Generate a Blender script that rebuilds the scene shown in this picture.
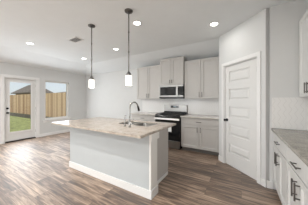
import bpy, bmesh, math, random
from mathutils import Vector, Matrix
random.seed(7)
for o in list(bpy.data.objects):
    bpy.data.objects.remove(o)
SC = bpy.context.scene
COL = SC.collection
R = math.radians

# ---------------------------------------------------------------- camera
cam_data = bpy.data.cameras.new('camera')
cam = bpy.data.objects.new('camera', cam_data)
COL.objects.link(cam)
cam.location = (0, 0, 1.333)
cam.rotation_euler = (R(90), 0, R(30.66))
cam_data.sensor_fit = 'HORIZONTAL'
cam_data.sensor_width = 36
cam_data.lens = 36 * 147.5 / 308
cam_data.shift_y = -2.31 / 308
cam_data.clip_start = 0.05
cam_data.clip_end = 300
SC.camera = cam

# ---------------------------------------------------------------- world, sun, exposure
SC.view_settings.view_transform = 'Standard'
SC.view_settings.look = 'None'
SC.view_settings.gamma = 1
SC.view_settings.use_curve_mapping = False
SC.view_settings.exposure = 0.13
world = bpy.data.worlds.new('sky')
SC.world = world
world.use_nodes = True
wn = world.node_tree
wn.nodes.clear()
wout = wn.nodes.new('ShaderNodeOutputWorld')
wbg = wn.nodes.new('ShaderNodeBackground')
wsky = wn.nodes.new('ShaderNodeTexSky')
wsky.sky_type = 'HOSEK_WILKIE'
wsky.turbidity = 5.0
wsky.ground_albedo = 0.4
wsky.sun_direction = Vector((0.45, -0.55, 0.75)).normalized()
whsv = wn.nodes.new('ShaderNodeHueSaturation')
whsv.inputs['Saturation'].default_value = 0.35
wn.links.new(wsky.outputs[0], whsv.inputs['Color'])
wn.links.new(whsv.outputs[0], wbg.inputs['Color'])
wbg.inputs['Strength'].default_value = 3.3
wn.links.new(wbg.outputs[0], wout.inputs[0])

sun_data = bpy.data.lights.new('sun', 'SUN')
sun_data.energy = 2.7
sun_data.angle = R(1)
sun_data.color = (1, 0.95, 0.88)
sun = bpy.data.objects.new('sun', sun_data)
COL.objects.link(sun)
sun.location = (0, 0, 20)
sun.rotation_euler = Vector((-0.45, 0.55, -0.75)).to_track_quat('-Z', 'Y').to_euler()

def area_light(name, loc, direction, sx, sy, power, color=(1, 1, 1)):
    l = bpy.data.lights.new(name, 'AREA')
    l.shape = 'RECTANGLE'; l.size = sx; l.size_y = sy; l.energy = power; l.color = color
    o = bpy.data.objects.new(name, l)
    COL.objects.link(o)
    o.location = loc
    o.rotation_euler = Vector(direction).to_track_quat('-Z', 'Y').to_euler()
    return o
P_DOOR, P_WIN, P_REAR_A, P_REAR_B, P_SIDE = 22.0, 15.0, 108.0, 26.0, 24.0
CAN_POWER, ADDED_CAN_POWER, BULB_POWER = 3.2, 34.0, 4.0
# daylight at the patio door and window; rear and side lamps are added fill
area_light('daylight_patio_door', (-6.20, 1.95, 1.15), (1, 0, -0.08), 0.62, 1.6, P_DOOR, (0.90, 0.955, 1))
area_light('daylight_window', (-6.20, 3.08, 1.35), (1, 0, -0.08), 0.75, 1.3, P_WIN, (0.90, 0.955, 1))
area_light('added_rear_fill', (-4.2, -4.9, 1.4), (0, 1, 0.8), 2.6, 2.0, P_REAR_A, (0.94, 0.975, 1))  # both rear lamps are added fill; that wall has no openings
area_light('added_rear_fill', (-1.0, -4.9, 1.4), (0, 1, 0.8), 2.6, 2.0, P_REAR_B, (0.94, 0.975, 1))
area_light('added_side_fill', (-6.20, -0.8, 1.34), (1, 0, 0.25), 2.7, 1.4, P_SIDE, (0.94, 0.975, 1))  # added fill just inside the unseen side window

# ---------------------------------------------------------------- materials
def new_mat(name):
    m = bpy.data.materials.new(name)
    m.use_nodes = True
    return m, m.node_tree, m.node_tree.nodes['Principled BSDF']

def plain(name, col, rough=0.5, metal=0.0, var=0.03, scale=6.0, bump=0.0, emis=None, estr=0.0, spec=0.5):
    """a colour with a faint procedural variation, and an optional fine bump"""
    m, nt, b = new_mat(name)
    geo = nt.nodes.new('ShaderNodeNewGeometry')
    nz = nt.nodes.new('ShaderNodeTexNoise')
    nz.inputs['Scale'].default_value = scale
    nz.inputs['Detail'].default_value = 4
    nt.links.new(geo.outputs['Position'], nz.inputs['Vector'])
    rp = nt.nodes.new('ShaderNodeValToRGB')
    rp.color_ramp.elements[0].position = 0.3
    rp.color_ramp.elements[1].position = 0.7
    rp.color_ramp.elements[0].color = tuple(c * (1 - var) for c in col) + (1,)
    rp.color_ramp.elements[1].color = tuple(min(1, c * (1 + var)) for c in col) + (1,)
    nt.links.new(nz.outputs[0], rp.inputs[0])
    nt.links.new(rp.outputs[0], b.inputs['Base Color'])
    b.inputs['Roughness'].default_value = rough
    b.inputs['Metallic'].default_value = metal
    b.inputs['Specular IOR Level'].default_value = spec
    if bump:
        n2 = nt.nodes.new('ShaderNodeTexNoise')
        n2.inputs['Scale'].default_value = 90
        nt.links.new(geo.outputs['Position'], n2.inputs['Vector'])
        bp = nt.nodes.new('ShaderNodeBump')
        bp.inputs['Strength'].default_value = bump
        bp.inputs['Distance'].default_value = 0.002
        nt.links.new(n2.outputs[0], bp.inputs['Height'])
        nt.links.new(bp.outputs[0], b.inputs['Normal'])
    if emis:
        b.inputs['Emission Color'].default_value = emis + (1,)
        b.inputs['Emission Strength'].default_value = estr
    return m

M = {}
M['wall'] = plain('wall_paint', (0.66, 0.663, 0.655), 0.85, bump=0.15, var=0.01, spec=0.2)
M['ceiling'] = plain('ceiling_paint', (0.825, 0.85, 0.86), 0.9, bump=0.2, var=0.01, spec=0.15)
M['trim'] = plain('white_trim', (0.80, 0.795, 0.785), 0.4, var=0.01)
M['door'] = plain('white_door_paint', (0.72, 0.715, 0.70), 0.42, var=0.01)
M['cabinet'] = plain('warm_grey_cabinet_paint', (0.535, 0.515, 0.49), 0.42, var=0.015)
M['cabinet_light'] = plain('light_grey_cabinet_paint', (0.66, 0.655, 0.64), 0.4, var=0.015)
M['island'] = plain('island_paint', (0.52, 0.55, 0.56), 0.55, var=0.01)
M['dark_gap'] = plain('toe_kick_paint', (0.16, 0.15, 0.14), 0.7)
M['nickel'] = plain('brushed_nickel', (0.15, 0.144, 0.136), 0.4, 1.0, scale=30)
M['steel'] = plain('stainless_steel', (0.37, 0.362, 0.35), 0.34, 1.0, scale=20)
M['satin'] = plain('satin_steel', (0.75, 0.74, 0.72), 0.5, 1.0)
M['chrome'] = plain('chrome', (0.38, 0.37, 0.355), 0.22, 1.0)
M['black'] = plain('black_enamel', (0.012, 0.012, 0.013), 0.25)
M['black_glass'] = plain('black_glass', (0.01, 0.01, 0.011), 0.06)
M['iron'] = plain('cast_iron', (0.02, 0.02, 0.021), 0.55, scale=40)
M['bronze'] = plain('dark_bronze', (0.03, 0.026, 0.022), 0.4, 0.6)
M['paper'] = plain('white_paper', (0.85, 0.85, 0.83), 0.8)
M['vinyl'] = plain('white_vinyl', (0.88, 0.87, 0.84), 0.45, var=0.01)
M['lens'] = plain('lamp_lens', (0.9, 0.9, 0.85), 0.5, emis=(1, 0.97, 0.90), estr=9.0)
M['shade'] = plain('opal_glass', (0.9, 0.88, 0.84), 0.35, emis=(1, 0.95, 0.86), estr=0.85)
M['dark'] = plain('vent_dark', (0.28, 0.28, 0.275), 0.8)
M['display'] = plain('display_black', (0.012, 0.014, 0.016), 0.1)
M['grey_display'] = plain('display_digits', (0.35, 0.45, 0.5), 0.4)
M['roof'] = plain('roof_shingle', (0.17, 0.145, 0.13), 0.9, var=0.25, scale=8)
M['brick_wall'] = plain('neighbour_brick', (0.35, 0.24, 0.18), 0.9, var=0.15)

def floor_mat():
    m, nt, b = new_mat('wood_plank_floor')
    N, L = nt.nodes, nt.links
    geo = N.new('ShaderNodeNewGeometry')
    br = N.new('ShaderNodeTexBrick')
    br.offset = 0.37; br.offset_frequency = 2; br.squash = 1
    br.inputs['Scale'].default_value = 1
    br.inputs['Brick Width'].default_value = 1.22
    br.inputs['Row Height'].default_value = 0.18
    br.inputs['Mortar Size'].default_value = 0.0018
    br.inputs['Mortar Smooth'].default_value = 0.2
    br.inputs['Bias'].default_value = 0.0
    br.inputs['Color1'].default_value = (0.0, 0.0, 0.0, 1)
    br.inputs['Color2'].default_value = (1, 1, 1, 1)
    br.inputs['Mortar'].default_value = (0.5, 0.5, 0.5, 1)
    L.new(geo.outputs['Position'], br.inputs['Vector'])
    mp = N.new('ShaderNodeMapping')
    mp.inputs['Scale'].default_value = (1.1, 15, 1)
    L.new(geo.outputs['Position'], mp.inputs['Vector'])
    off = N.new('ShaderNodeVectorMath'); off.operation = 'MULTIPLY_ADD'
    off.inputs[1].default_value = (17, 5, 9)
    L.new(br.outputs['Color'], off.inputs[0]); L.new(mp.outputs[0], off.inputs[2])
    g1 = N.new('ShaderNodeTexNoise'); g1.inputs['Scale'].default_value = 1.6; g1.inputs['Detail'].default_value = 8; g1.inputs['Roughness'].default_value = 0.65
    g1.inputs['Distortion'].default_value = 0.8
    L.new(off.outputs[0], g1.inputs['Vector'])
    mix = N.new('ShaderNodeMath'); mix.operation = 'MULTIPLY_ADD'; mix.inputs[1].default_value = 0.30
    L.new(br.outputs['Color'], mix.inputs[0])
    g2 = N.new('ShaderNodeMath'); g2.operation = 'MULTIPLY_ADD'; g2.inputs[1].default_value = 2.1; g2.inputs[2].default_value = -0.68
    L.new(g1.outputs[0], g2.inputs[0]); L.new(g2.outputs[0], mix.inputs[2])
    rp = N.new('ShaderNodeValToRGB')
    e = rp.color_ramp.elements
    e[0].position = 0.10; e[0].color = (0.027, 0.016, 0.0105, 1)
    e[1].position = 0.95; e[1].color = (0.56, 0.405, 0.29, 1)
    k = e.new(0.45); k.color = (0.155, 0.095, 0.061, 1)
    L.new(mix.outputs[0], rp.inputs[0])
    mx = N.new('ShaderNodeMix'); mx.data_type = 'RGBA'
    mx.inputs['B'].default_value = (0.03, 0.02, 0.015, 1)
    L.new(br.outputs['Fac'], mx.inputs['Factor']); L.new(rp.outputs[0], mx.inputs['A'])
    L.new(mx.outputs['Result'], b.inputs['Base Color'])
    b.inputs['Roughness'].default_value = 0.55
    b.inputs['Coat Weight'].default_value = 0.6; b.inputs['Coat Roughness'].default_value = 0.5; b.inputs['Coat IOR'].default_value = 1.6
    b.inputs['Specular IOR Level'].default_value = 1.0
    bp = N.new('ShaderNodeBump'); bp.inputs['Strength'].default_value = 0.25; bp.inputs['Distance'].default_value = 0.002
    L.new(g1.outputs[0], bp.inputs['Height']); L.new(bp.outputs[0], b.inputs['Normal'])
    return m
M['floor'] = floor_mat()

def granite(name, base, dark, light, rough=0.18):
    m, nt, b = new_mat(name)
    N, L = nt.nodes, nt.links
    geo = N.new('ShaderNodeNewGeometry')
    n1 = N.new('ShaderNodeTexNoise'); n1.inputs['Scale'].default_value = 9; n1.inputs['Detail'].default_value = 6; n1.inputs['Roughness'].default_value = 0.7
    n2 = N.new('ShaderNodeTexNoise'); n2.inputs['Scale'].default_value = 70; n2.inputs['Detail'].default_value = 3
    v = N.new('ShaderNodeTexVoronoi'); v.inputs['Scale'].default_value = 120
    for n in (n1, n2, v): L.new(geo.outputs['Position'], n.inputs['Vector'])
    a = N.new('ShaderNodeMath'); a.operation = 'MULTIPLY_ADD'; a.inputs[1].default_value = 0.55
    L.new(n1.outputs[0], a.inputs[0])
    a2 = N.new('ShaderNodeMath'); a2.operation = 'MULTIPLY'; a2.inputs[1].default_value = 0.45
    L.new(n2.outputs[0], a2.inputs[0]); L.new(a2.outputs[0], a.inputs[2])
    rp = N.new('ShaderNodeValToRGB'); e = rp.color_ramp.elements
    e[0].position = 0.34; e[0].color = dark + (1,)
    e[1].position = 0.66; e[1].color = light + (1,)
    k = e.new(0.46); k.color = base + (1,)
    L.new(a.outputs[0], rp.inputs[0])
    L.new(rp.outputs[0], b.inputs['Base Color'])
    b.inputs['Roughness'].default_value = rough
    return m
M['granite_island'] = granite('beige_granite', (0.45, 0.385, 0.325), (0.22, 0.18, 0.15), (0.59, 0.53, 0.465))
M['granite_lit'] = granite('lit_granite', (0.60, 0.56, 0.51), (0.38, 0.34, 0.30), (0.74, 0.71, 0.67))  # same stone as the island, brighter light painted into its colour
M['granite'] = granite('shaded_granite', (0.26, 0.24, 0.20), (0.09, 0.08, 0.065), (0.42, 0.395, 0.34), 0.2)  # same stone again, dimmer light painted in as a darker tone

def tile(name, axis):
    """white tiles laid in a zigzag of upright columns; axis is the horizontal world axis the wall runs along"""
    m, nt, b = new_mat(name)
    N, L = nt.nodes, nt.links
    geo = N.new('ShaderNodeNewGeometry')
    sp = N.new('ShaderNodeSeparateXYZ'); L.new(geo.outputs['Position'], sp.inputs[0])
    def mth(op, a, bb=None):
        n = N.new('ShaderNodeMath'); n.operation = op
        for i, q in enumerate((a, bb)):
            if q is None: continue
            if isinstance(q, (int, float)): n.inputs[i].default_value = q
            else: L.new(q, n.inputs[i])
        return n.outputs[0]
    tri = mth('PINGPONG', sp.outputs['Z'], 0.06)
    xs = mth('ADD', sp.outputs[axis], mth('MULTIPLY', tri, 0.6))
    fx = mth('ABSOLUTE', mth('SUBTRACT', mth('FRACT', mth('MULTIPLY', xs, 1 / 0.062)), 0.5))
    fz = mth('ABSOLUTE', mth('SUBTRACT', mth('FRACT', mth('MULTIPLY', sp.outputs['Z'], 1 / 0.06)), 0.5))
    g = mth('GREATER_THAN', mth('MAXIMUM', fx, mth('MULTIPLY', fz, 0.93)), 0.47)
    mx = N.new('ShaderNodeMix'); mx.data_type = 'RGBA'
    mx.inputs['A'].default_value = (0.80, 0.79, 0.775, 1); mx.inputs['B'].default_value = (0.67, 0.655, 0.64, 1)
    L.new(g, mx.inputs['Factor']); L.new(mx.outputs['Result'], b.inputs['Base Color'])
    b.inputs['Roughness'].default_value = 0.2
    bp = N.new('ShaderNodeBump'); bp.inputs['Strength'].default_value = 0.3; bp.inputs['Distance'].default_value = 0.002; bp.invert = True
    L.new(g, bp.inputs['Height']); L.new(bp.outputs[0], b.inputs['Normal'])
    return m
M['tile'] = tile('white_zigzag_tile', 'X')

def fence_mat():
    m, nt, b = new_mat('cedar_fence')
    N, L = nt.nodes, nt.links
    geo = N.new('ShaderNodeNewGeometry')
    br = N.new('ShaderNodeTexBrick'); br.offset = 0
    br.inputs['Scale'].default_value = 1; br.inputs['Brick Width'].default_value = 0.14; br.inputs['Row Height'].default_value = 9
    br.inputs['Mortar Size'].default_value = 0.006
    br.inputs['Color1'].default_value = (0.28, 0.155, 0.08, 1); br.inputs['Color2'].default_value = (0.66, 0.49, 0.32, 1)
    br.inputs['Mortar'].default_value = (0.18, 0.10, 0.05, 1)
    mp = N.new('ShaderNodeMapping'); mp.inputs['Location'].default_value = (0, 20, 3)
    L.new(geo.outputs['Position'], mp.inputs['Vector'])
    L.new(mp.outputs[0], br.inputs['Vector'])
    L.new(br.outputs['Color'], b.inputs['Base Color'])
    b.inputs['Roughness'].default_value = 0.85
    return m
M['fence'] = fence_mat()
M['fence_post'] = plain('cedar_post', (0.55, 0.32, 0.15), 0.85, var=0.15)
M['painted_shadow'] = plain('fence_shadow_colour', (0.085, 0.08, 0.06), 0.95, var=0.3, scale=9)  # dark colour for the fence's shadow on the grass
M['grass'] = plain('grass', (0.33, 0.36, 0.15), 0.95, var=0.3, scale=5)

def glass_mat():
    m = bpy.data.materials.new('window_glass'); m.use_nodes = True
    nt = m.node_tree; N, L = nt.nodes, nt.links; N.clear()
    out = N.new('ShaderNodeOutputMaterial'); mx = N.new('ShaderNodeMixShader')
    tr = N.new('ShaderNodeBsdfTransparent'); gl = N.new('ShaderNodeBsdfGlossy'); fr = N.new('ShaderNodeFresnel')
    tr.inputs['Color'].default_value = (0.96, 0.98, 0.97, 1)
    gl.inputs['Roughness'].default_value = 0.02
    fr.inputs['IOR'].default_value = 1.45
    L.new(fr.outputs[0], mx.inputs[0]); L.new(tr.outputs[0], mx.inputs[1]); L.new(gl.outputs[0], mx.inputs[2])
    L.new(mx.outputs[0], out.inputs[0])
    return m
M['glass'] = glass_mat()

# ---------------------------------------------------------------- mesh helpers
class MB:
    def __init__(self): self.bm = bmesh.new()
    def box(self, x0, x1, y0, y1, z0, z1, bev=0.0):
        x0, x1 = min(x0, x1), max(x0, x1); y0, y1 = min(y0, y1), max(y0, y1); z0, z1 = min(z0, z1), max(z0, z1)
        r = bmesh.ops.create_cube(self.bm, size=1)
        vs = r['verts']
        for v in vs:
            v.co = Vector(((x0 + x1) / 2 + v.co.x * (x1 - x0), (y0 + y1) / 2 + v.co.y * (y1 - y0), (z0 + z1) / 2 + v.co.z * (z1 - z0)))
        if bev:
            es = list({e for v in vs for e in v.link_edges})
            bmesh.ops.bevel(self.bm, geom=es, offset=bev, segments=2, affect='EDGES', profile=0.5)
        return self
    def cyl(self, c, r, h, axis='Z', seg=24, r2=None, cap=True):
        q = bmesh.ops.create_cone(self.bm, cap_ends=cap, segments=seg, radius1=r, radius2=r if r2 is None else r2, depth=h)
        m = {'Z': Matrix(), 'X': Matrix.Rotation(R(90), 4, 'Y'), 'Y': Matrix.Rotation(R(90), 4, 'X')}[axis]
        bmesh.ops.transform(self.bm, matrix=Matrix.Translation(c) @ m, verts=q['verts'])
        return self
    def lathe(self, c, prof, seg=28):
        """closed profile list of (radius, z) turned about the vertical through c"""
        rings = []
        for (r, z) in prof:
            rings.append([self.bm.verts.new((c[0] + r * math.cos(2 * math.pi * k / seg), c[1] + r * math.sin(2 * math.pi * k / seg), c[2] + z)) for k in range(seg)])
        for i in range(len(rings) - 1):
            for k in range(seg):
                a, b = rings[i], rings[i + 1]
                self.bm.faces.new((a[k], a[(k + 1) % seg], b[(k + 1) % seg], b[k]))
        if prof[0] != prof[-1]:
            if prof[0][0] > 1e-6: self.bm.faces.new(list(reversed(rings[0])))
            if prof[-1][0] > 1e-6: self.bm.faces.new(rings[-1])
        return self
    def tube(self, pts, rad, seg=14):
        pts = [Vector(p) for p in pts]
        rads = rad if isinstance(rad, list) else [rad] * len(pts)
        t0 = (pts[1] - pts[0]).normalized()
        up = Vector((0, 0, 1)) if abs(t0.z) < 0.9 else Vector((1, 0, 0))
        n = t0.cross(up).normalized()
        rings = []
        for i, p in enumerate(pts):
            t = (pts[min(i + 1, len(pts) - 1)] - pts[max(i - 1, 0)]).normalized()
            n = (n - t * n.dot(t)).normalized()
            b = t.cross(n)
            rings.append([self.bm.verts.new(p + (n * math.cos(2 * math.pi * k / seg) + b * math.sin(2 * math.pi * k / seg)) * rads[i]) for k in range(seg)])
        for i in range(len(rings) - 1):
            for k in range(seg):
                self.bm.faces.new((rings[i][k], rings[i][(k + 1) % seg], rings[i + 1][(k + 1) % seg], rings[i + 1][k]))
        self.bm.faces.new(list(reversed(rings[0]))); self.bm.faces.new(rings[-1])
        return self
    def prism(self, poly, axis, a, b):
        """poly of 2-D points extruded along an axis from a to b; for X the points are (y,z), for Y (x,z), for Z (x,y)"""
        def P(p, t):
            return {'X': (t, p[0], p[1]), 'Y': (p[0], t, p[1]), 'Z': (p[0], p[1], t)}[axis]
        A = [self.bm.verts.new(P(p, a)) for p in poly]; B = [self.bm.verts.new(P(p, b)) for p in poly]
        n = len(poly)
        self.bm.faces.new(A); self.bm.faces.new(list(reversed(B)))
        for i in range(n): self.bm.faces.new((A[i], B[i], B[(i + 1) % n], A[(i + 1) % n]))
        return self
    def build(self, name, mat, parent=None, smooth=False, origin=None):
        bm = self.bm
        bmesh.ops.recalc_face_normals(bm, faces=bm.faces)
        if origin is not None:
            bmesh.ops.translate(bm, vec=-Vector(origin), verts=bm.verts)
        me = bpy.data.meshes.new(name)
        bm.to_mesh(me); bm.free()
        me.materials.append(mat)
        if smooth:
            for p in me.polygons: p.use_smooth = True
            try: me.set_sharp_from_angle(angle=R(40))
            except Exception: pass
        o = bpy.data.objects.new(name, me)
        COL.objects.link(o)
        if origin is not None: o.location = origin
        if parent is not None: o.parent = parent
        return o

def tag(o, label=None, cat=None, group=None, kind=None):
    if label: o['label'] = label
    if cat: o['category'] = cat
    if group: o['group'] = group
    if kind: o['kind'] = kind
    return o
def thing(name, label, cat, loc=(0, 0, 0), rz=0, group=None, kind=None):
    o = bpy.data.objects.new(name, None)
    COL.objects.link(o)
    o.empty_display_size = 0.1
    o.location = loc; o.rotation_euler = (0, 0, R(rz))
    return tag(o, label, cat, group, kind)
def copy_tree(o, parent=None):
    c = o.copy(); COL.objects.link(c)
    if parent is not None: c.parent = parent
    for ch in list(o.children): copy_tree(ch, c)
    return c
def struct(name, label, cat, mb, mat, origin=None, smooth=False):
    o = mb.build(name, mat, None, smooth, origin)
    return tag(o, label, cat, None, 'structure')

# ---------------------------------------------------------------- room shell
RL, RR = -6.273, 1.02          # left and right wall faces
DB, DR = 4.35, -5.0            # back (kitchen) wall and rear wall faces
H, HL = 2.745, 2.50            # flat ceiling, and its lowered edge along the outside walls
RB, DS = -5.32, 3.65           # where the ceiling starts to slope down
AX, AY = 0.319, 2.8165         # outer corner of the angled pantry wall
BX, BY = -0.43, 3.5655         # its other end
TH = 0.14

struct('floor', 'brown wood plank floor with a soft sheen', 'floor',
       MB().box(RL - TH, RR + TH, DR - TH, DB + TH, -0.12, 0), M['floor'])

mb = MB(); bm = mb.bm
def vv(x, y, z): return bm.verts.new((x, y, z))
E0 = DR - TH
p = dict(a=(RR + TH, E0, H), b=(RR + TH, DS, H), c=(RB, DS, H), d=(RB, E0, H), e=(RL, E0, HL), f=(RL, DB, HL), g=(RR + TH, DB, HL),
         e2=(RL - TH, E0, HL - 0.036), f2=(RL - TH, DB + TH, HL - 0.049), g2=(RR + TH, DB + TH, HL - 0.049))
V = {k: vv(*q) for k, q in p.items()}
for fc in ('abcd', 'dcfe', 'bgfc'): bm.faces.new([V[k] for k in fc])
bm.faces.new([V['e'], V['f'], V['f2'], V['e2']]); bm.faces.new([V['f'], V['g'], V['g2'], V['f2']])
ret = bmesh.ops.extrude_face_region(bm, geom=list(bm.faces))
bmesh.ops.translate(bm, vec=(0, 0, 0.12), verts=[g for g in ret['geom'] if isinstance(g, bmesh.types.BMVert)])
struct('ceiling', 'off-white ceiling sloping down along the outside walls', 'ceiling', mb, M['ceiling'])

DO0, DO1, DOZ = 1.55, 2.385, 2.05       # patio door opening
WO0, WO1, WZ0, WZ1 = 2.64, 3.535, 0.605, 2.075
mb = MB()
LO0, LO1 = -2.2, 0.6
for y0, y1, z0, z1 in ((DR, LO0, 0, HL), (LO0, LO1, 0, WZ0), (LO0, LO1, WZ1, HL), (LO1, DO0, 0, HL), (DO0, DO1, DOZ, HL), (DO1, WO0, 0, HL), (WO0, WO1, 0, WZ0), (WO0, WO1, WZ1, HL), (WO1, DB, 0, HL)):
    mb.box(RL - TH, RL, y0, y1, z0, z1 - (0.04 if z1 == HL else 0) * 0)
struct('wall_left', 'pale wall with the patio door and the window', 'wall', mb, M['wall'])
struct('wall_back', 'pale kitchen wall behind the range and cabinets', 'wall', MB().box(RL - TH, BX, DB, DB + TH, 0, HL), M['wall'])
struct('wall_right', 'pale wall along the right run of cabinets', 'wall', MB().box(RR, RR + TH, DR, AY + 0.1, 0, H), M['wall'])
struct('wall_return', 'short grey-white wall beside the pantry above the zigzag tiles', 'wall', MB().box(AX + 0.05, RR, AY, AY + 0.1, 0, H), M['wall'])
struct('wall_rear', 'pale wall behind the viewer', 'wall', MB().box(RL - TH, RR + TH, DR - TH, DR, 0, H), M['wall'])
mb = MB().prism([(DS, H), (DS, 0), (DB, 0), (DB, HL)], 'X', BX, BX + 0.1)
struct('wall_pantry_side', 'side of the pantry closet beside the wall cabinets', 'wall', mb, M['wall'])

# angled pantry wall, built in its own frame: x runs from the far end to the near corner, front faces -y
PL = math.hypot(AX - BX, AY - BY)
PD0, PD1, PDZ = 0.165, 0.922, 2.048
def pantry_place(o):
    o.location = (BX, BY, 0); o.rotation_euler = (0, 0, R(-45))
mb = MB()
mb.box(0, PD0, 0, 0.11, 0, H); mb.box(PD1, PL, 0, 0.11, 0, H); mb.box(PD0, PD1, 0, 0.11, PDZ, H)
pantry_place(struct('wall_pantry', 'angled white wall around the pantry door', 'wall', mb, M['wall']))

def bb(name, label, boxes, place=None):
    mb = MB()
    for x0, x1, y0, y1 in boxes:
        mb.box(x0, x1, y0, y1, 0, 0.11, 0.003)
    o = struct(name, label, 'baseboard', mb, M['trim'])
    if place: place(o)
    return o
bb('baseboard_left', 'white baseboard under the window and beside the patio door', [(RL, RL + 0.014, DR, DO0 - 0.09), (RL, RL + 0.014, DO1 + 0.09, DB)])
bb('baseboard_back', 'white baseboard on the kitchen wall left of the cabinets', [(RL + 0.014, -3.09, DB - 0.014, DB)])
bb('baseboard_pantry', 'white baseboard beside the pantry door casing', [(0.0, PD0 - 0.065, -0.014, 0), (PD1 + 0.065, PL + 0.01, -0.014, 0)], pantry_place)
bb('baseboard_return', 'short white baseboard between pantry corner and cabinet', [(AX + 0.012, 0.405, AY - 0.014, AY)])

# tile backsplashes
struct('trim_1', 'white tile backsplash behind the range', 'backsplash', MB().box(-3.06, BX - 0.002, DB - 0.008, DB, 0.918, 1.372), M['tile'])
struct('trim_2', 'white zigzag tile backsplash on the short wall at right', 'backsplash', MB().box(AX + 0.075, RR, AY - 0.008, AY, 0.918, 1.372), M['tile'])

# ---------------------------------------------------------------- patio door
d1 = thing('door_1', 'white patio door with one tall glass pane', 'door', (RL, (DO0 + DO1) / 2, 0), 0, None, 'structure')
OY = -(DO0 + DO1) / 2
def dp(mb, name, mat, parent=d1, smooth=False):
    bmesh.ops.translate(mb.bm, vec=(-RL, OY, 0), verts=mb.bm.verts)
    return mb.build(name, mat, parent, smooth)
mb = MB()
mb.box(RL, RL + 0.02, DO0 - 0.085, DO0 - 0.004, 0, DOZ, 0.003); mb.box(RL, RL + 0.02, DO1 + 0.004, DO1 + 0.085, 0, DOZ, 0.003); mb.box(RL, RL + 0.02, DO0 - 0.085, DO1 + 0.085, DOZ, DOZ + 0.08, 0.003)
dp(mb, 'casing', M['trim'])
mb = MB()
mb.box(RL - TH, RL + 0.004, DO0 + 0.001, DO0 + 0.022, 0, DOZ - 0.001); mb.box(RL - TH, RL + 0.004, DO1 - 0.022, DO1 - 0.001, 0, DOZ - 0.001); mb.box(RL - TH, RL + 0.004, DO0 + 0.022, DO1 - 0.022, DOZ - 0.022, DOZ - 0.001)
dp(mb, 'jamb', M['trim'])
dp(MB().box(RL - TH - 0.02, RL + 0.006, DO0 + 0.022, DO1 - 0.022, 0.001, 0.032, 0.003), 'threshold', M['bronze'])
GY0, GY1, GZ0, GZ1 = 1.675, 2.245, 0.31, 1.925
S0, S1 = RL - 0.085, RL - 0.041
mb = MB()
a0, a1, zt = DO0 + 0.025, DO1 - 0.025, DOZ - 0.026
mb.box(S0, S1, a0, GY0, 0.036, zt); mb.box(S0, S1, GY1, a1, 0.036, zt); mb.box(S0, S1, GY0, GY1, 0.036, GZ0); mb.box(S0, S1, GY0, GY1, GZ1, zt)
slab = dp(mb, 'door_slab', M['door'])
mb = MB()
for y0, y1, z0, z1 in ((GY0 - 0.03, GY0 + 0.012, GZ0 - 0.03, GZ1 + 0.03), (GY1 - 0.012, GY1 + 0.03, GZ0 - 0.03, GZ1 + 0.03), (GY0 + 0.012, GY1 - 0.012, GZ0 - 0.03, GZ0 + 0.012), (GY0 + 0.012, GY1 - 0.012, GZ1 - 0.012, GZ1 + 0.03)):
    mb.box(S1 + 0.0005, S1 + 0.014, y0, y1, z0, z1, 0.004)
dp(mb, 'glass_frame', M['trim'], slab)
dp(MB().box(RL - 0.066, RL - 0.060, GY0 + 0.001, GY1 - 0.001, GZ0 + 0.001, GZ1 - 0.001), 'glass', M['glass'], slab)
ky = DO0 + 0.085
mb = MB(); mb.cyl((S1 + 0.006, ky, 0.935), 0.03, 0.011, 'X'); mb.cyl((S1 + 0.03, ky, 0.935), 0.011, 0.04, 'X'); mb.cyl((S1 + 0.058, ky, 0.935), 0.026, 0.03, 'X', r2=0.022)
tag(dp(mb, 'knob', M['black'], slab, True), 'black round knob')
mb = MB(); mb.cyl((S1 + 0.008, ky, 1.075), 0.03, 0.015, 'X'); mb.box(S1 + 0.015, S1 + 0.03, ky - 0.006, ky + 0.006, 1.055, 1.095, 0.002)
tag(dp(mb, 'deadbolt', M['black'], slab, True), 'black deadbolt')
for hz in (0.25, 1.05, 1.84):
    dp(MB().cyl((RL - 0.018, DO1 - 0.018, hz), 0.007, 0.09, 'Z', 12), 'hinge', M['nickel'])

# ---------------------------------------------------------------- window
w1 = thing('window_1', 'white framed window beside the patio door', 'window', (RL, (WO0 + WO1) / 2, WZ0), 0, None, 'structure')
def wp(mb, name, mat, parent=w1, smooth=False):
    bmesh.ops.translate(mb.bm, vec=(-RL, -(WO0 + WO1) / 2, -WZ0), verts=mb.bm.verts)
    return mb.build(name, mat, parent, smooth)
def ring(mb, x0, x1, y0, y1, z0, z1, t, tb=None):
    tb = tb or t
    mb.box(x0, x1, y0, y0 + t, z0, z1); mb.box(x0, x1, y1 - t, y1, z0, z1)
    mb.box(x0, x1, y0 + t, y1 - t, z0, z0 + tb); mb.box(x0, x1, y0 + t, y1 - t, z1 - t, z1)
    return mb
wf = wp(ring(MB(), RL - TH + 0.005, RL - TH + 0.075, WO0 + 0.002, WO1 - 0.002, WZ0 + 0.002, WZ1 - 0.002, 0.05), 'window_frame', M['vinyl'])
wp(MB().box(RL - TH + 0.036, RL - TH + 0.042, WO0 + 0.051, WO1 - 0.051, WZ0 + 0.051, WZ1 - 0.051), 'glass', M['glass'])
wp(MB().box(RL + 0.0005, RL + 0.045, WO0 - 0.085, WO1 + 0.06, WZ0 - 0.025, WZ0 - 0.001, 0.004).box(RL - 0.064, RL + 0.02, WO0 + 0.003, WO1 - 0.003, WZ0 - 0.006 + 0.007, WZ0 + 0.002 + 0.01), 'window_sill', M['trim'])
wp(MB().box(RL + 0.0005, RL + 0.016, WO0 - 0.05, WO1 + 0.03, WZ0 - 0.10, WZ0 - 0.026, 0.003), 'window_apron', M['trim'])

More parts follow.
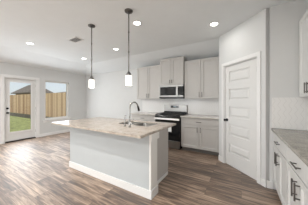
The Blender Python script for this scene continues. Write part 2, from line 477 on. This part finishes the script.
w2 = thing('added_window', 'wide white window added out of view to let in light', 'window', (RL, (LO0 + LO1) / 2, WZ0), 0, None, 'structure')  # unseen window added to carry light into the room
for nm, mb, mt in (('window_frame', ring(MB(), RL - TH + 0.005, RL - TH + 0.075, LO0 + 0.002, LO1 - 0.002, WZ0 + 0.002, WZ1 - 0.002, 0.04), M['vinyl']),  # parts of the added, unseen window
                   ('glass', MB().box(RL - TH + 0.036, RL - TH + 0.042, LO0 + 0.042, LO1 - 0.042, WZ0 + 0.042, WZ1 - 0.042), M['glass'])):
    bmesh.ops.translate(mb.bm, vec=(-RL, -(LO0 + LO1) / 2, -WZ0), verts=mb.bm.verts)
    mb.build(nm, mt, w2)

# ---------------------------------------------------------------- pantry door
d2 = thing('door_2', 'white five-panel pantry door on the angled wall', 'door', (BX, BY, 0), -45, None, 'structure')
mb = MB()
cw = 0.062
mb.box(PD0 - cw, PD0 - 0.003, -0.017, 0, 0, PDZ, 0.003); mb.box(PD1 + 0.003, PD1 + cw, -0.017, 0, 0, PDZ, 0.003); mb.box(PD0 - cw, PD1 + cw, -0.017, 0, PDZ + 0.0005, PDZ + cw, 0.003)
mb.build('casing', M['trim'], d2)
mb = MB()
mb.box(PD0 + 0.001, PD0 + 0.012, 0.001, 0.109, 0, PDZ - 0.001); mb.box(PD1 - 0.012, PD1 - 0.001, 0.001, 0.109, 0, PDZ - 0.001); mb.box(PD0 + 0.012, PD1 - 0.012, 0.001, 0.109, PDZ - 0.012, PDZ - 0.001)
mb.build('jamb', M['trim'], d2)
x0, x1 = PD0 + 0.017, PD1 - 0.017
fy0, fy1 = 0.02, 0.055
px0, px1 = 0.285, 0.762
zs = [(0.275, 0.46), (0.625, 0.85), (0.99, 1.205), (1.34, 1.555), (1.69, 1.915)]
zt = PDZ - 0.021
mb = MB()
mb.box(x0, px0, fy0, fy1, 0.012, zt); mb.box(px1, x1, fy0, fy1, 0.012, zt)
zp = 0.012
for z0, z1 in zs:
    mb.box(px0, px1, fy0, fy1, zp, z0); zp = z1
mb.box(px0, px1, fy0, fy1, zp, zt)
slab2 = mb.build('door_slab', M['door'], d2)
for z0, z1 in zs:
    mb = MB()
    mb.box(px0 + 0.0005, px1 - 0.0005, fy0 + 0.018, fy1 - 0.004, z0 + 0.0005, z1 - 0.0005)
    # bevelled moulding rising to a flat field
    q = 0.022; w = 0.05
    bm = mb.bm
    lo = [bm.verts.new(c) for c in ((px0 + q, fy0 + 0.0175, z0 + q), (px1 - q, fy0 + 0.0175, z0 + q), (px1 - q, fy0 + 0.0175, z1 - q), (px0 + q, fy0 + 0.0175, z1 - q))]
    hi = [bm.verts.new(c) for c in ((px0 + w, fy0 + 0.004, z0 + w), (px1 - w, fy0 + 0.004, z0 + w), (px1 - w, fy0 + 0.004, z1 - w), (px0 + w, fy0 + 0.004, z1 - w))]
    bm.faces.new(hi); bm.faces.new(list(reversed(lo)))
    for i in range(4): bm.faces.new((lo[i], lo[(i + 1) % 4], hi[(i + 1) % 4], hi[i]))
    mb.build('panel', M['door'], slab2)
mb = MB(); kx = x0 + 0.045
mb.cyl((kx, fy0 - 0.005, 0.925), 0.03, 0.01, 'Y'); mb.cyl((kx, fy0 - 0.028, 0.925), 0.011, 0.04, 'Y'); mb.cyl((kx, fy0 - 0.052, 0.925), 0.022, 0.028, 'Y', r2=0.027)
tag(mb.build('knob', M['black'], slab2, True), 'black round knob')
for hz in (0.22, 1.12, 1.845):
    MB().cyl((x1 + 0.002, fy0 - 0.007, hz), 0.007, 0.09, 'Z', 12).build('hinge', M['nickel'], d2)

# ---------------------------------------------------------------- cabinets
def bar_pull(parent, c, axis, length, mat=None):
    """bar on two posts; c is the middle of the mount on the front plane, which faces -y"""
    x, y, z = c
    mb = MB(); h = length / 2; r = 0.0065; off = 0.034
    if axis == 'Z':
        mb.cyl((x, y - off, z), r, length, 'Z', 12)
        for s in (-1, 1): mb.cyl((x, y - off / 2, z + s * h * 0.72), 0.0055, off, 'Y', 10)
    else:
        mb.cyl((x, y - off, z), r, length, 'X', 12)
        for s in (-1, 1): mb.cyl((x + s * h * 0.72, y - off / 2, z), 0.0055, off, 'Y', 10)
    return tag(mb.build('handle', mat or M['nickel'], parent, True), 'brushed nickel bar pull')
def shaker(name, x0, x1, yf, z0, z1, mat, parent, rail=0.058, t=0.02):
    mb = MB()
    mb.box(x0, x0 + rail, yf, yf + t, z0, z1, 0.0015); mb.box(x1 - rail, x1, yf, yf + t, z0, z1, 0.0015)
    mb.box(x0 + rail, x1 - rail, yf, yf + t, z0, z0 + rail, 0.0015); mb.box(x0 + rail, x1 - rail, yf, yf + t, z1 - rail, z1, 0.0015)
    mb.box(x0 + rail - 0.002, x1 - rail + 0.002, yf + 0.0145, yf + t - 0.001, z0 + rail - 0.002, z1 - rail + 0.002)
    a, b, c, d = x0 + rail, x1 - rail, z0 + rail, z1 - rail; q = 0.011; bm = mb.bm
    A = [bm.verts.new((x, yf + 0.003, z)) for x, z in ((a, c), (b, c), (b, d), (a, d))]
    B = [bm.verts.new((x, yf + 0.0143, z)) for x, z in ((a + q, c + q), (b - q, c + q), (b - q, d - q), (a + q, d - q))]
    for i in range(4): bm.faces.new((A[i], A[(i + 1) % 4], B[(i + 1) % 4], B[i]))
    return mb.build(name, mat, parent)
def upper_cabinet(label, loc, rz, w, depth, z0, z1, mat, pull=0.13, group=None, crown=0.0):
    """x 0..w, back on y=0, front towards -y; the empty sits at the cabinet's bottom corner"""
    t = thing('wall_cabinet', label, 'cabinet', (loc[0], loc[1], z0), rz, group)
    h = z1 - z0
    MB().box(0, w, -depth + 0.02, -0.0005, 0, h, 0.001).build('cabinet_box', mat, t)
    g = 0.005
    for k, (a, b) in enumerate(((0.008, w / 2 - g), (w / 2 + g, w - 0.008))):
        dr = shaker('door', a, b, -depth, 0.006, h - 0.006, mat, t)
        hx = b - 0.03 if k == 0 else a + 0.03
        bar_pull(dr, (hx, -depth, 0.045 + pull / 2), 'Z', pull)
    return t
def base_cabinet(label, loc, rz, w, depth, mat, group=None, height=0.882, drawer=0.16, toe=0.1, pull=0.13):
    t = thing('base_cabinet', label, 'cabinet', (loc[0], loc[1], 0), rz, group)
    f = -depth
    MB().box(0, w, f + 0.021, -0.0005, toe, height, 0.001).build('cabinet_box', mat, t)
    MB().box(0.001, w - 0.001, f + 0.085, -0.01, 0, toe - 0.0005).build('toe_kick', M['dark_gap'], t)
    zd = height - 0.02 - drawer
    mb = MB()
    dw = MB().box(0.008, w - 0.008, f, f + 0.02, zd, height - 0.028, 0.002).build('drawer', mat, t)
    bar_pull(dw, (w / 2, f, zd + drawer / 2), 'X', pull)
    g = 0.004
    for k, (a, b) in enumerate(((0.008, w / 2 - g), (w / 2 + g, w - 0.008))):
        dr = shaker('door', a, b, f, toe + 0.008, zd - 0.014, mat, t)
        hx = b - 0.035 if k == 0 else a + 0.035
        bar_pull(dr, (hx, f, zd - 0.05 - pull / 2), 'Z', pull)
    return t

G = M['cabinet']
UW = 0.33
upper_cabinet('grey two-door wall cabinet nearest the patio door, left of the microwave', (-3.07, DB, 0), 0, 0.905, UW, 1.372, 2.437, G, group='wall cabinets on the kitchen wall')
upper_cabinet('short raised grey wall cabinet directly above the microwave', (-2.157, DB, 0), 0, 0.762, 0.38, 1.782, 2.575, G, pull=0.10, group='wall cabinets on the kitchen wall')
upper_cabinet('grey two-door wall cabinet between the microwave and the pantry', (-1.388, DB, 0), 0, 0.905, UW, 1.372, 2.437, G, group='wall cabinets on the kitchen wall')
MB().box(-0.4825, BX - 0.001, DB - UW + 0.004, DB - UW + 0.022, 1.372, 2.437).build('filler_strip', G)
tag(bpy.data.objects['filler_strip'], 'narrow grey filler strip between wall cabinet and pantry wall', 'filler strip')
base_cabinet('grey base cabinet between the range and the pantry', (-1.385, DB, 0), 0, 0.945, 0.61, G, group='base cabinets on the kitchen wall')
base_cabinet('grey base cabinet left of the range, behind the island sink', (-3.07, DB, 0), 0, 0.905, 0.61, G, group='base cabinets on the kitchen wall')
def slab_top(label, x0, x1, y0, y1, z0, z1, mat):
    o = MB().box(x0, x1, y0, y1, z0, z1, 0.004).build('countertop', mat, None, False, ((x0 + x1) / 2, (y0 + y1) / 2, z0))
    return tag(o, label, 'countertop')
slab_top('granite countertop in a lit, paler tone between the range and the pantry', -1.388, BX - 0.001, DB - 0.645, DB - 0.009, 0.883, 0.914, M['granite_lit'])
slab_top('granite countertop in a lit, paler tone left of the range, behind the faucet', -3.085, -2.163, DB - 0.645, DB - 0.009, 0.883, 0.914, M['granite_lit'])

# right run: fronts face -x, local x runs towards the camera
C = M['cabinet_light']
base_cabinet('pale base cabinet against the short tiled wall by the pantry', (RR, 2.80, 0), -90, 0.735, RR - 0.41, C, group='base cabinets of the right run', pull=0.15)
base_cabinet('pale base cabinet nearest the viewer in the right run', (RR, 2.062, 0), -90, 0.775, RR - 0.41, C, group='base cabinets of the right run', pull=0.15)
upper_cabinet('pale wall cabinet high on the right wall, cut by the frame', (RR, 2.80, 0), -90, 0.74, RR - 0.69, 1.372, 2.437, C)
slab_top('long granite countertop in a shaded grey-brown tone on the right run of cabinets', 0.384, RR - 0.001, 1.28, AY - 0.009, 0.883, 0.914, M['granite'])

# ---------------------------------------------------------------- gas range
rw = 0.758
rg = thing('gas_range', 'stainless and black gas range between the kitchen base cabinets', 'range', (-2.156, DB, 0))
RF = -0.655      # front of the body, local y
MB().box(0, rw, RF + 0.045, -0.012, 0.03, 0.905, 0.002).build('range_body', M['black'], rg)
for fx in (0.05, rw - 0.05):
    for fy in (RF + 0.1, -0.08): MB().cyl((fx, fy, 0.0145), 0.02, 0.029, 'Z', 12).build('leveling_foot', M['black'], rg)
tag(MB().box(0.0, rw, RF + 0.02, -0.075, 0.9055, 0.922, 0.003).build('cooktop', M['black'], rg), 'black cooktop')
for cx in (0.135, 0.379, 0.623):
    mb = MB(); z = 0.955; w = 0.11; ya, yb = RF + 0.06, -0.11
    for sx in (-w, 0, w): mb.box(cx + sx - 0.006, cx + sx + 0.006, ya, yb, z - 0.012, z)
    for k in range(5):
        yy = ya + 0.006 + (yb - ya - 0.012) * k / 4
        mb.box(cx - w, cx + w, yy - 0.006, yy + 0.006, z - 0.012, z)
    for sx in (-w, w):
        for yy in (ya + 0.01, yb - 0.01): mb.box(cx + sx - 0.007, cx + sx + 0.007, yy - 0.007, yy + 0.007, 0.9225, z - 0.012)
    tag(mb.build('grate', M['iron'], rg), 'black cast iron grate')
for cx, cy in ((0.135, RF + 0.17), (0.135, -0.2), (0.623, RF + 0.17), (0.623, -0.2), (0.379, -0.34)):
    mb = MB(); mb.cyl((cx, cy, 0.929), 0.045, 0.013, 'Z'); mb.cyl((cx, cy, 0.938), 0.03, 0.008, 'Z')
    mb.build('burner', M['iron'], rg, True)
# backguard with its control panel
gd = tag(MB().box(0.0, rw, -0.072, -0.012, 0.9225, 1.188, 0.006).build('backguard', M['steel'], rg), 'stainless backguard')
tag(MB().box(0.235, 0.50, -0.0745, -0.0725, 1.09, 1.165, 0.001).build('display', M['display'], gd), 'black control display')
MB().box(0.33, 0.41, -0.0755, -0.0746, 1.12, 1.145).build('clock', M['grey_display'], gd)
MB().box(0.0, rw, -0.0745, -0.0725, 0.93, 0.985, 0.001).build('vent_strip', M['black'], gd)
# front: knob panel, door, drawer
kp = tag(MB().prism([(RF + 0.045, 0.905), (RF + 0.02, 0.905), (RF - 0.008, 0.868), (RF - 0.008, 0.842), (RF + 0.045, 0.842)], 'X', 0, rw).build('knob_panel', M['black'], rg), 'black front panel')
for cx in (0.08, 0.19, 0.379, 0.568, 0.678):
    mb = MB(); mb.cyl((cx, RF - 0.022, 0.872), 0.02, 0.03, 'Y', 20, r2=0.023)
    tag(mb.build('knob', M['black'], kp, True), 'black knob')
od = tag(MB().box(0.004, rw - 0.004, RF - 0.005, RF + 0.044, 0.235, 0.838, 0.004).build('oven_door', M['black'], rg), 'black oven door')
tag(MB().box(0.12, rw - 0.12, RF - 0.0075, RF - 0.0055, 0.36, 0.68, 0.001).build('oven_window', M['black_glass'], od), 'dark glass window')
mb = MB(); mb.prism([(RF - 0.035, 0.795), (RF - 0.05, 0.79), (RF - 0.062, 0.803), (RF - 0.05, 0.838), (RF - 0.035, 0.845)], 'X', 0.004, rw - 0.004)
for cx in (0.06, rw - 0.06): mb.box(cx - 0.012, cx + 0.012, RF - 0.036, RF - 0.0055, 0.798, 0.82)
tag(mb.build('oven_handle', M['satin'], od), 'wide stainless handle')
tag(MB().box(0.42, 0.52, RF - 0.0085, RF - 0.0078, 0.47, 0.66).build('paper_label', M['paper'], od), 'white paper label on the oven window')
dw = tag(MB().box(0.004, rw - 0.004, RF - 0.005, RF + 0.044, 0.035, 0.228, 0.004).build('drawer', M['steel'], rg), 'stainless warming drawer')

# ---------------------------------------------------------------- microwave
mw = thing('microwave', 'stainless over-range microwave under the raised wall cabinet', 'microwave', (-2.156, DB, 1.385))
MF = -0.40; mh = 0.394
MB().box(0, rw, MF + 0.04, -0.001, 0, mh, 0.002).build('microwave_body', M['black'], mw)
md = MB()
md.box(0.002, 0.575, MF, MF + 0.038, mh - 0.055, mh, 0.003); md.box(0.002, 0.575, MF, MF + 0.038, 0.045, 0.09, 0.003)
md.box(0.002, 0.03, MF, MF + 0.038, 0.09, mh - 0.055); md.box(0.545, 0.575, MF, MF + 0.038, 0.09, mh - 0.055)
mdo = tag(md.build('door', M['steel'], mw), 'stainless door')
tag(MB().box(0.031, 0.544, MF + 0.004, MF + 0.036, 0.091, mh - 0.056).build('window', M['black_glass'], mdo), 'dark glass window')
mb = MB(); mb.box(0.585, 0.615, MF - 0.04, MF - 0.02, 0.06, mh - 0.03, 0.006)
for zz in (0.09, mh - 0.085): mb.box(0.592, 0.608, MF - 0.021, MF, zz, zz + 0.015)
tag(mb.build('handle', M['steel'], mdo), 'upright stainless handle')
cp = tag(MB().box(0.578, rw - 0.002, MF, MF + 0.038, 0.09, mh - 0.055, 0.002).build('control_panel', M['black_glass'], mw), 'black control panel')
for z0, z1 in ((mh - 0.054, mh), (0.045, 0.089)): MB().box(0.578, rw - 0.002, MF, MF + 0.038, z0, z1, 0.003).build('trim_strip', M['steel'], mw)
MB().box(0.002, rw - 0.002, MF + 0.004, MF + 0.038, 0.001, 0.044, 0.002).build('vent_grille', M['black'], mw)

# ---------------------------------------------------------------- island
IX0, IX1, IY0, IYK, IY1 = -2.955, -1.047, 1.686, 1.86, 2.46
isl = thing('kitchen_island', 'pale grey island base with white baseboard under the beige counter', 'island', ((IX0 + IX1) / 2, (IY0 + IY1) / 2, 0))
ox, oy = -(IX0 + IX1) / 2, -(IY0 + IY1) / 2
def ip(mb, name, mat, parent=isl, smooth=False):
    bmesh.ops.translate(mb.bm, vec=(ox, oy, 0), verts=mb.bm.verts)
    return mb.build(name, mat, parent, smooth)
ip(MB().box(IX0, IX1 - 0.03, IY0, IYK, 0, 0.882), 'knee_wall', M['island'])
ip(MB().box(IX1 - 0.0295, IX1, IY0, IYK, 0, 0.882, 0.002), 'end_panel', M['vinyl'])
bt, bh = 0.015, 0.115
mb = MB()
mb.box(IX0 - bt, IX1 + bt, IY0 - bt, IY0, 0, bh, 0.003)
mb.box(IX1, IX1 + bt, IY0, IYK + 0.004, 0, bh, 0.003); mb.box(IX0 - bt, IX0, IY0, IYK, 0, bh, 0.003)
tag(ip(mb, 'baseboard', M['trim']), 'white baseboard')
ip(MB().box(IX1 + 0.0005, IX1 + 0.022, IY0 - 0.012, IYK + 0.022, 0.785, 0.882, 0.003), 'cap_trim', M['vinyl'])
CX1 = -1.15
mb = MB()
mb.box(CX1 - 0.02, CX1, IYK + 0.0005, IY1 - 0.022, 0, 0.882); mb.box(IX0 + 0.02, IX0 + 0.04, IYK + 0.0005, IY1 - 0.022, 0, 0.882)
mb.box(IX0 + 0.04, CX1 - 0.02, IYK + 0.0005, IYK + 0.015, 0, 0.882); mb.box(IX0 + 0.04, CX1 - 0.02, IYK + 0.015, IY1 - 0.042, 0.1, 0.118)
mb.box(IX0 + 0.04, CX1 - 0.02, IY1 - 0.042, IY1 - 0.022, 0.1, 0.882)
cb = ip(mb, 'cabinet_box', M['cabinet'])
ip(MB().box(CX1, CX1 + 0.012, IYK + 0.005, IY1 - 0.05, 0, 0.05, 0.003), 'shoe_moulding', M['trim'])
cwid = (CX1 - IX0 - 0.02) / 4
for k in range(4):
    a = IX0 + 0.02 + k * cwid
    mb = MB()
    x0_, x1_ = a + 0.004, a + cwid - 0.004
    for (p0, p1, z0, z1) in ((x0_, x0_ + 0.058, 0.11, 0.862), (x1_ - 0.058, x1_, 0.11, 0.862), (x0_ + 0.058, x1_ - 0.058, 0.11, 0.168), (x0_ + 0.058, x1_ - 0.058, 0.804, 0.862)):
        mb.box(p0, p1, IY1 - 0.021, IY1 - 0.001, z0, z1, 0.001)
    mb.box(x0_ + 0.056, x1_ - 0.056, IY1 - 0.0205, IY1 - 0.012, 0.166, 0.806)
    ip(mb, 'door', M['cabinet'])

# island top with a cut-out for the sink
TX0, TX1, TY0, TY1, TZ0, TZ1 = -3.09, -1.0165, 1.409, 2.505, 0.883, 0.914
SX0, SX1, SY0, SY1 = -1.93, -1.27, 1.96, 2.33
mb = MB(); bm = mb.bm
xs = [TX0, SX0, SX1, TX1]; ys = [TY0, SY0, SY1, TY1]
for z in (TZ0, TZ1):
    gr = [[bm.verts.new((x, y, z)) for x in xs] for y in ys]
    for j in range(3):
        for i in range(3):
            if i == 1 and j == 1: continue
            bm.faces.new((gr[j][i], gr[j][i + 1], gr[j + 1][i + 1], gr[j + 1][i]))
    if z == TZ0: lo = gr
def wall_(A, B): bm.faces.new((A[0], A[1], B[1], B[0]))
for i in range(3):
    for j in (0, 3): wall_((lo[j][i], lo[j][i + 1]), (gr[j][i], gr[j][i + 1]))
    for j in (0, 3): wall_((lo[i][j], lo[i + 1][j]), (gr[i][j], gr[i + 1][j]))
wall_((lo[1][1], lo[1][2]), (gr[1][1], gr[1][2])); wall_((lo[2][1], lo[2][2]), (gr[2][1], gr[2][2]))
wall_((lo[1][1], lo[2][1]), (gr[1][1], gr[2][1])); wall_((lo[1][2], lo[2][2]), (gr[1][2], gr[2][2]))
top = mb.build('countertop', M['granite_island'], None, False, ((TX0 + TX1) / 2, (TY0 + TY1) / 2, TZ0))
tag(top, 'speckled beige granite countertop overhanging the island', 'countertop')

# undermount double sink
sk = thing('kitchen_sink', 'stainless double-bowl sink set into the island countertop', 'sink', ((SX0 + SX1) / 2, (SY0 + SY1) / 2, 0.70))
def bowl(x0, x1):
    mb = MB(); bm = mb.bm; y0, y1 = SY0 + 0.012, SY1 - 0.012; zt, zb = 0.905, 0.72
    t = 0.004
    def rr(x0, x1, y0, y1, z, c=0.05, n=5):
        pts = []
        for (cx, cy, a0) in ((x1 - c, y1 - c, 0), (x0 + c, y1 - c, 90), (x0 + c, y0 + c, 180), (x1 - c, y0 + c, 270)):
            for k in range(n + 1):
                a = R(a0 + 90 * k / n); pts.append((cx + c * math.cos(a), cy + c * math.sin(a), z))
        return [bm.verts.new(q) for q in pts]
    loops = [rr(x0, x1, y0, y1, zt), rr(x0 + 0.006, x1 - 0.006, y0 + 0.006, y1 - 0.006, zb + 0.03), rr(x0 + 0.03, x1 - 0.03, y0 + 0.03, y1 - 0.03, zb)]
    for a, b in zip(loops, loops[1:]):
        for k in range(len(a)): bm.faces.new((a[k], a[(k + 1) % len(a)], b[(k + 1) % len(a)], b[k]))
    bm.faces.new(loops[-1])
    bmesh.ops.translate(bm, vec=(-(SX0 + SX1) / 2, -(SY0 + SY1) / 2, -0.70), verts=bm.verts)
    o = mb.build('bowl', M['steel'], sk, True)
    sm = o.modifiers.new('thickness', 'SOLIDIFY'); sm.thickness = 0.002; sm.offset = 1
    MB().lathe(((x0 + x1) / 2 - (SX0 + SX1) / 2, 0.02, 0.0215), [(0.0, 0.001), (0.028, 0.001), (0.036, 0.004), (0.042, 0.001), (0.042, 0.0)]).build('drain', M['chrome'], o, True)
mid = (SX0 + SX1) / 2
bowl(SX0 + 0.012, mid - 0.012); bowl(mid + 0.012, SX1 - 0.012)
MB().box(SX0 + 0.01 - mid, SX1 - 0.01 - mid, -0.006, 0.006, 0, 0.001).bm.free()
mb = MB()
z = 0.200
mb.box(-0.0135, 0.0135, SY0 + 0.012 - (SY0 + SY1) / 2, SY1 - 0.012 - (SY0 + SY1) / 2, 0.03, z, 0.003)
mb.build('divider', M['steel'], sk)

# faucet and dispenser stand on the seating side of the sink
fc = thing('kitchen_faucet', 'tall gooseneck pull-down faucet on the island in front of the sink', 'faucet', (-1.49, 1.775, TZ1))
MB().lathe((0, 0, 0), [(0.025, 0.0), (0.025, 0.006), (0.0165, 0.012), (0.0155, 0.11), (0.012, 0.118), (0.0, 0.118)]).build('faucet_base', M['chrome'], fc, True)
pts = [(0, 0, 0.115), (0, 0, 0.2), (0, 0, 0.28)]
for k in range(1, 13):
    a = math.pi * k / 12 * 0.86
    pts.append((0, 0.108 - 0.108 * math.cos(a), 0.28 + 0.108 * math.sin(a)))
MB().tube(pts, 0.0115, 14).build('spout', M['chrome'], fc, True)
e = Vector(pts[-1])
MB().tube([e, e + Vector((0, 0.016, -0.035)), e + Vector((0, 0.028, -0.065)), e + Vector((0, 0.036, -0.085))], [0.0145, 0.017, 0.019, 0.017], 16).build('spray_head', M['bronze'], fc, True)
MB().tube([(0.018, 0, 0.075), (0.04, 0, 0.08), (0.06, 0.0, 0.10), (0.085, 0, 0.135)], [0.009, 0.008, 0.006, 0.005], 12).build('lever', M['chrome'], fc, True)
ds = thing('soap_dispenser', 'small chrome soap dispenser standing left of the faucet', 'soap dispenser', (-1.615, 1.80, TZ1))
MB().lathe((0, 0, 0), [(0.021, 0), (0.021, 0.008), (0.013, 0.014), (0.011, 0.075), (0.0, 0.075)]).build('dispenser_body', M['chrome'], ds, True)
MB().tube([(0, 0, 0.07), (0, 0, 0.155), (0, 0.006, 0.166), (0, 0.02, 0.170), (0, 0.04, 0.166)], [0.008, 0.008, 0.0075, 0.006, 0.005], 10).build('nozzle', M['chrome'], ds, True)

# ---------------------------------------------------------------- lamps and ceiling fittings
def recessed(label, x, y, power=CAN_POWER):
    t = thing('recessed_light', label, 'ceiling light', (x, y, H), 0, 'recessed ceiling lights')
    MB().lathe((0, 0, 0), [(0.062, -0.0005), (0.083, -0.0005), (0.085, -0.004), (0.080, -0.008), (0.066, -0.008), (0.062, -0.0005)]).build('trim_ring', M['trim'], t, True)
    MB().lathe((0, 0, 0), [(0.0, -0.001), (0.0615, -0.001), (0.0615, -0.004), (0.0, -0.006)]).build('lens', M['lens'], t, True)
    l = bpy.data.lights.new('downlight', 'AREA'); l.shape = 'DISK'; l.size = 0.11; l.energy = power; l.color = (1, 0.985, 0.96)
    o = bpy.data.objects.new('downlight', l); COL.objects.link(o); o.parent = t; o.location = (0, 0, -0.011)
    return t
recessed('round recessed light over the island, beside the nearer pendant', -1.643, 2.162)
recessed('round recessed light in front of the wall cabinets left of the microwave', -2.976, 2.965)
recessed('round recessed light in the far corner, behind the farther pendant', -4.587, 3.088)
recessed('round recessed light nearest the patio door', -4.514, 1.58)
recessed('round recessed light above the pantry door', -0.437, 2.918)
for x, y in ((-1.6, 0.2), (-4.5, -0.3), (-3.0, -1.5), (-0.4, -1.8), (-4.5, -3.4), (-1.6, -3.4)):  # unseen downlights added behind the camera to brighten the room
    recessed('added recessed light over the living room, unseen, brightening the room', x, y, ADDED_CAN_POWER)

def pendant(label, x, y):
    t = thing('pendant_light', label, 'pendant light', (x, y, H), 0, 'pendants over the island')
    MB().lathe((0, 0, 0), [(0.0, -0.032), (0.03, -0.030), (0.062, -0.018), (0.066, -0.001), (0.0, -0.001)]).build('canopy', M['nickel'], t, True)
    mb = MB(); mb.cyl((0, 0, -0.498), 0.009, 0.935, 'Z', 12)
    for zz in (-0.04, -0.34, -0.65): mb.cyl((0, 0, zz), 0.0125, 0.02, 'Z', 12)
    mb.build('stem', M['nickel'], t, True)
    MB().lathe((0, 0, -1.022), [(0.0, 0.065), (0.016, 0.062), (0.022, 0.045), (0.036, 0.03), (0.038, 0.001), (0.0, 0.001)]).build('socket_cap', M['nickel'], t, True)
    MB().lathe((0, 0, -1.178), [(0.048, 0.0), (0.052, 0.0), (0.053, 0.08), (0.052, 0.149), (0.042, 0.156), (0.0, 0.156), (0.0, 0.152), (0.040, 0.152), (0.048, 0.146), (0.049, 0.08), (0.048, 0.0)]).build('lamp_shade', M['shade'], t, True)
    l = bpy.data.lights.new('bulb', 'POINT'); l.energy = BULB_POWER; l.shadow_soft_size = 0.03; l.color = (1, 0.9, 0.75)
    o = bpy.data.objects.new('bulb', l); COL.objects.link(o); o.parent = t; o.location = (0, 0, -1.12)
    return t
pendant('farther glass pendant, hanging over the end of the island by the window', -2.44, 1.80)
pendant('nearer glass pendant, hanging over the sink end of the island', -1.531, 1.80)

vt = thing('ceiling_vent', 'white louvred air vent in the ceiling before the farther pendant', 'air vent', (-3.33, 2.03, H))
ring_ = MB()
for x0, x1, y0, y1 in ((-0.17, 0.17, -0.11, -0.085), (-0.17, 0.17, 0.085, 0.11), (-0.17, -0.145, -0.085, 0.085), (0.145, 0.17, -0.085, 0.085)):
    ring_.box(x0, x1, y0, y1, -0.010, -0.0005, 0.002)
ring_.build('vent_frame', M['trim'], vt)
MB().box(-0.145, 0.145, -0.085, 0.085, -0.002, -0.0005).build('duct_opening', M['dark'], vt)
for k in range(7):
    yy = -0.075 + k * 0.025
    mb = MB(); mb.prism([(yy - 0.008, -0.0095), (yy - 0.006, -0.0095), (yy + 0.007, -0.0025), (yy + 0.005, -0.0025)], 'X', -0.145, 0.145)
    mb.build('slat', M['trim'], vt)

# ---------------------------------------------------------------- outdoors
mb = MB().prism([(-30, -0.15), (1.0, -0.15), (5.4, 0.10), (30, 0.3), (60, 0.3), (60, -0.5), (-30, -0.5)], 'X', -60, RL - TH - 0.02)
o = mb.build('lawn', M['grass'], None, False, (-30, 10, -0.5)); tag(o, 'green grass of the back yard', 'grass', None, 'stuff')
fn = thing('wooden_fence', 'tan board fence along the side of the yard', 'fence', (-20, 5.4, 0.10))
MB().box(-25, 13.2, 0.0, 0.02, 0.02, 1.75).build('board_panel', M['fence'], fn)
for rz_ in (0.25, 0.9, 1.55):
    MB().box(-25, 13.2, 0.0205, 0.065, rz_, rz_ + 0.09).build('rail', M['fence_post'], fn)
for k in range(16):
    MB().box(-25 + k * 2.5, -24.91 + k * 2.5, 0.0655, 0.155, 0.012, 1.70).build('post', M['fence_post'], fn)
o = MB().prism([(4.45, 0.0475), (4.45, 0.065), (5.33, 0.115), (5.33, 0.0975)], 'X', -50, RL - TH - 0.3).build('fence_shadow_strip', M['painted_shadow'], None, False, (-28, 5.0, 0)); tag(o, 'dark strip standing in for shadow along the foot of the fence', 'painted_shadow', None, 'stuff')  # dark strip laid on the lawn as the fence's painted shadow
def house(label, x0, x1, y0, y1, ze, zr, hip):
    t = thing('neighbour_house', label, 'house', ((x0 + x1) / 2, (y0 + y1) / 2, 0.302), 0)
    hx, hy = (x1 - x0) / 2, (y1 - y0) / 2
    MB().box(-hx + 0.5, hx - 0.5, -hy + 0.5, hy - 0.5, 0, ze - 0.001).build('house_wall', M['brick_wall'], t)
    mb = MB(); bm = mb.bm
    b = [bm.verts.new(c) for c in ((-hx, -hy, ze), (hx, -hy, ze), (hx, hy, ze), (-hx, hy, ze))]
    b2 = [bm.verts.new(c) for c in ((-hx, -hy, ze + 0.15), (hx, -hy, ze + 0.15), (hx, hy, ze + 0.15), (-hx, hy, ze + 0.15))]
    r0, r1 = bm.verts.new((-hx + hip, 0, zr)), bm.verts.new((hx - hip, 0, zr))
    bm.faces.new(list(reversed(b)))
    for i in range(4): bm.faces.new((b[i], b[(i + 1) % 4], b2[(i + 1) % 4], b2[i]))
    bm.faces.new((b2[0], b2[1], r1, r0)); bm.faces.new((b2[1], b2[2], r1)); bm.faces.new((b2[2], b2[3], r0, r1)); bm.faces.new((b2[3], b2[0], r0))
    mb.build('roof', M['roof'], t)
house('brown hip-roofed house beyond the fence, behind the patio door glass', -35, -28, 9.5, 13.2, 2.15, 3.75, 1.8)
house('low-roofed house beyond the fence, seen through the window', -46, -24, 18, 26, 2.2, 3.3, 4)
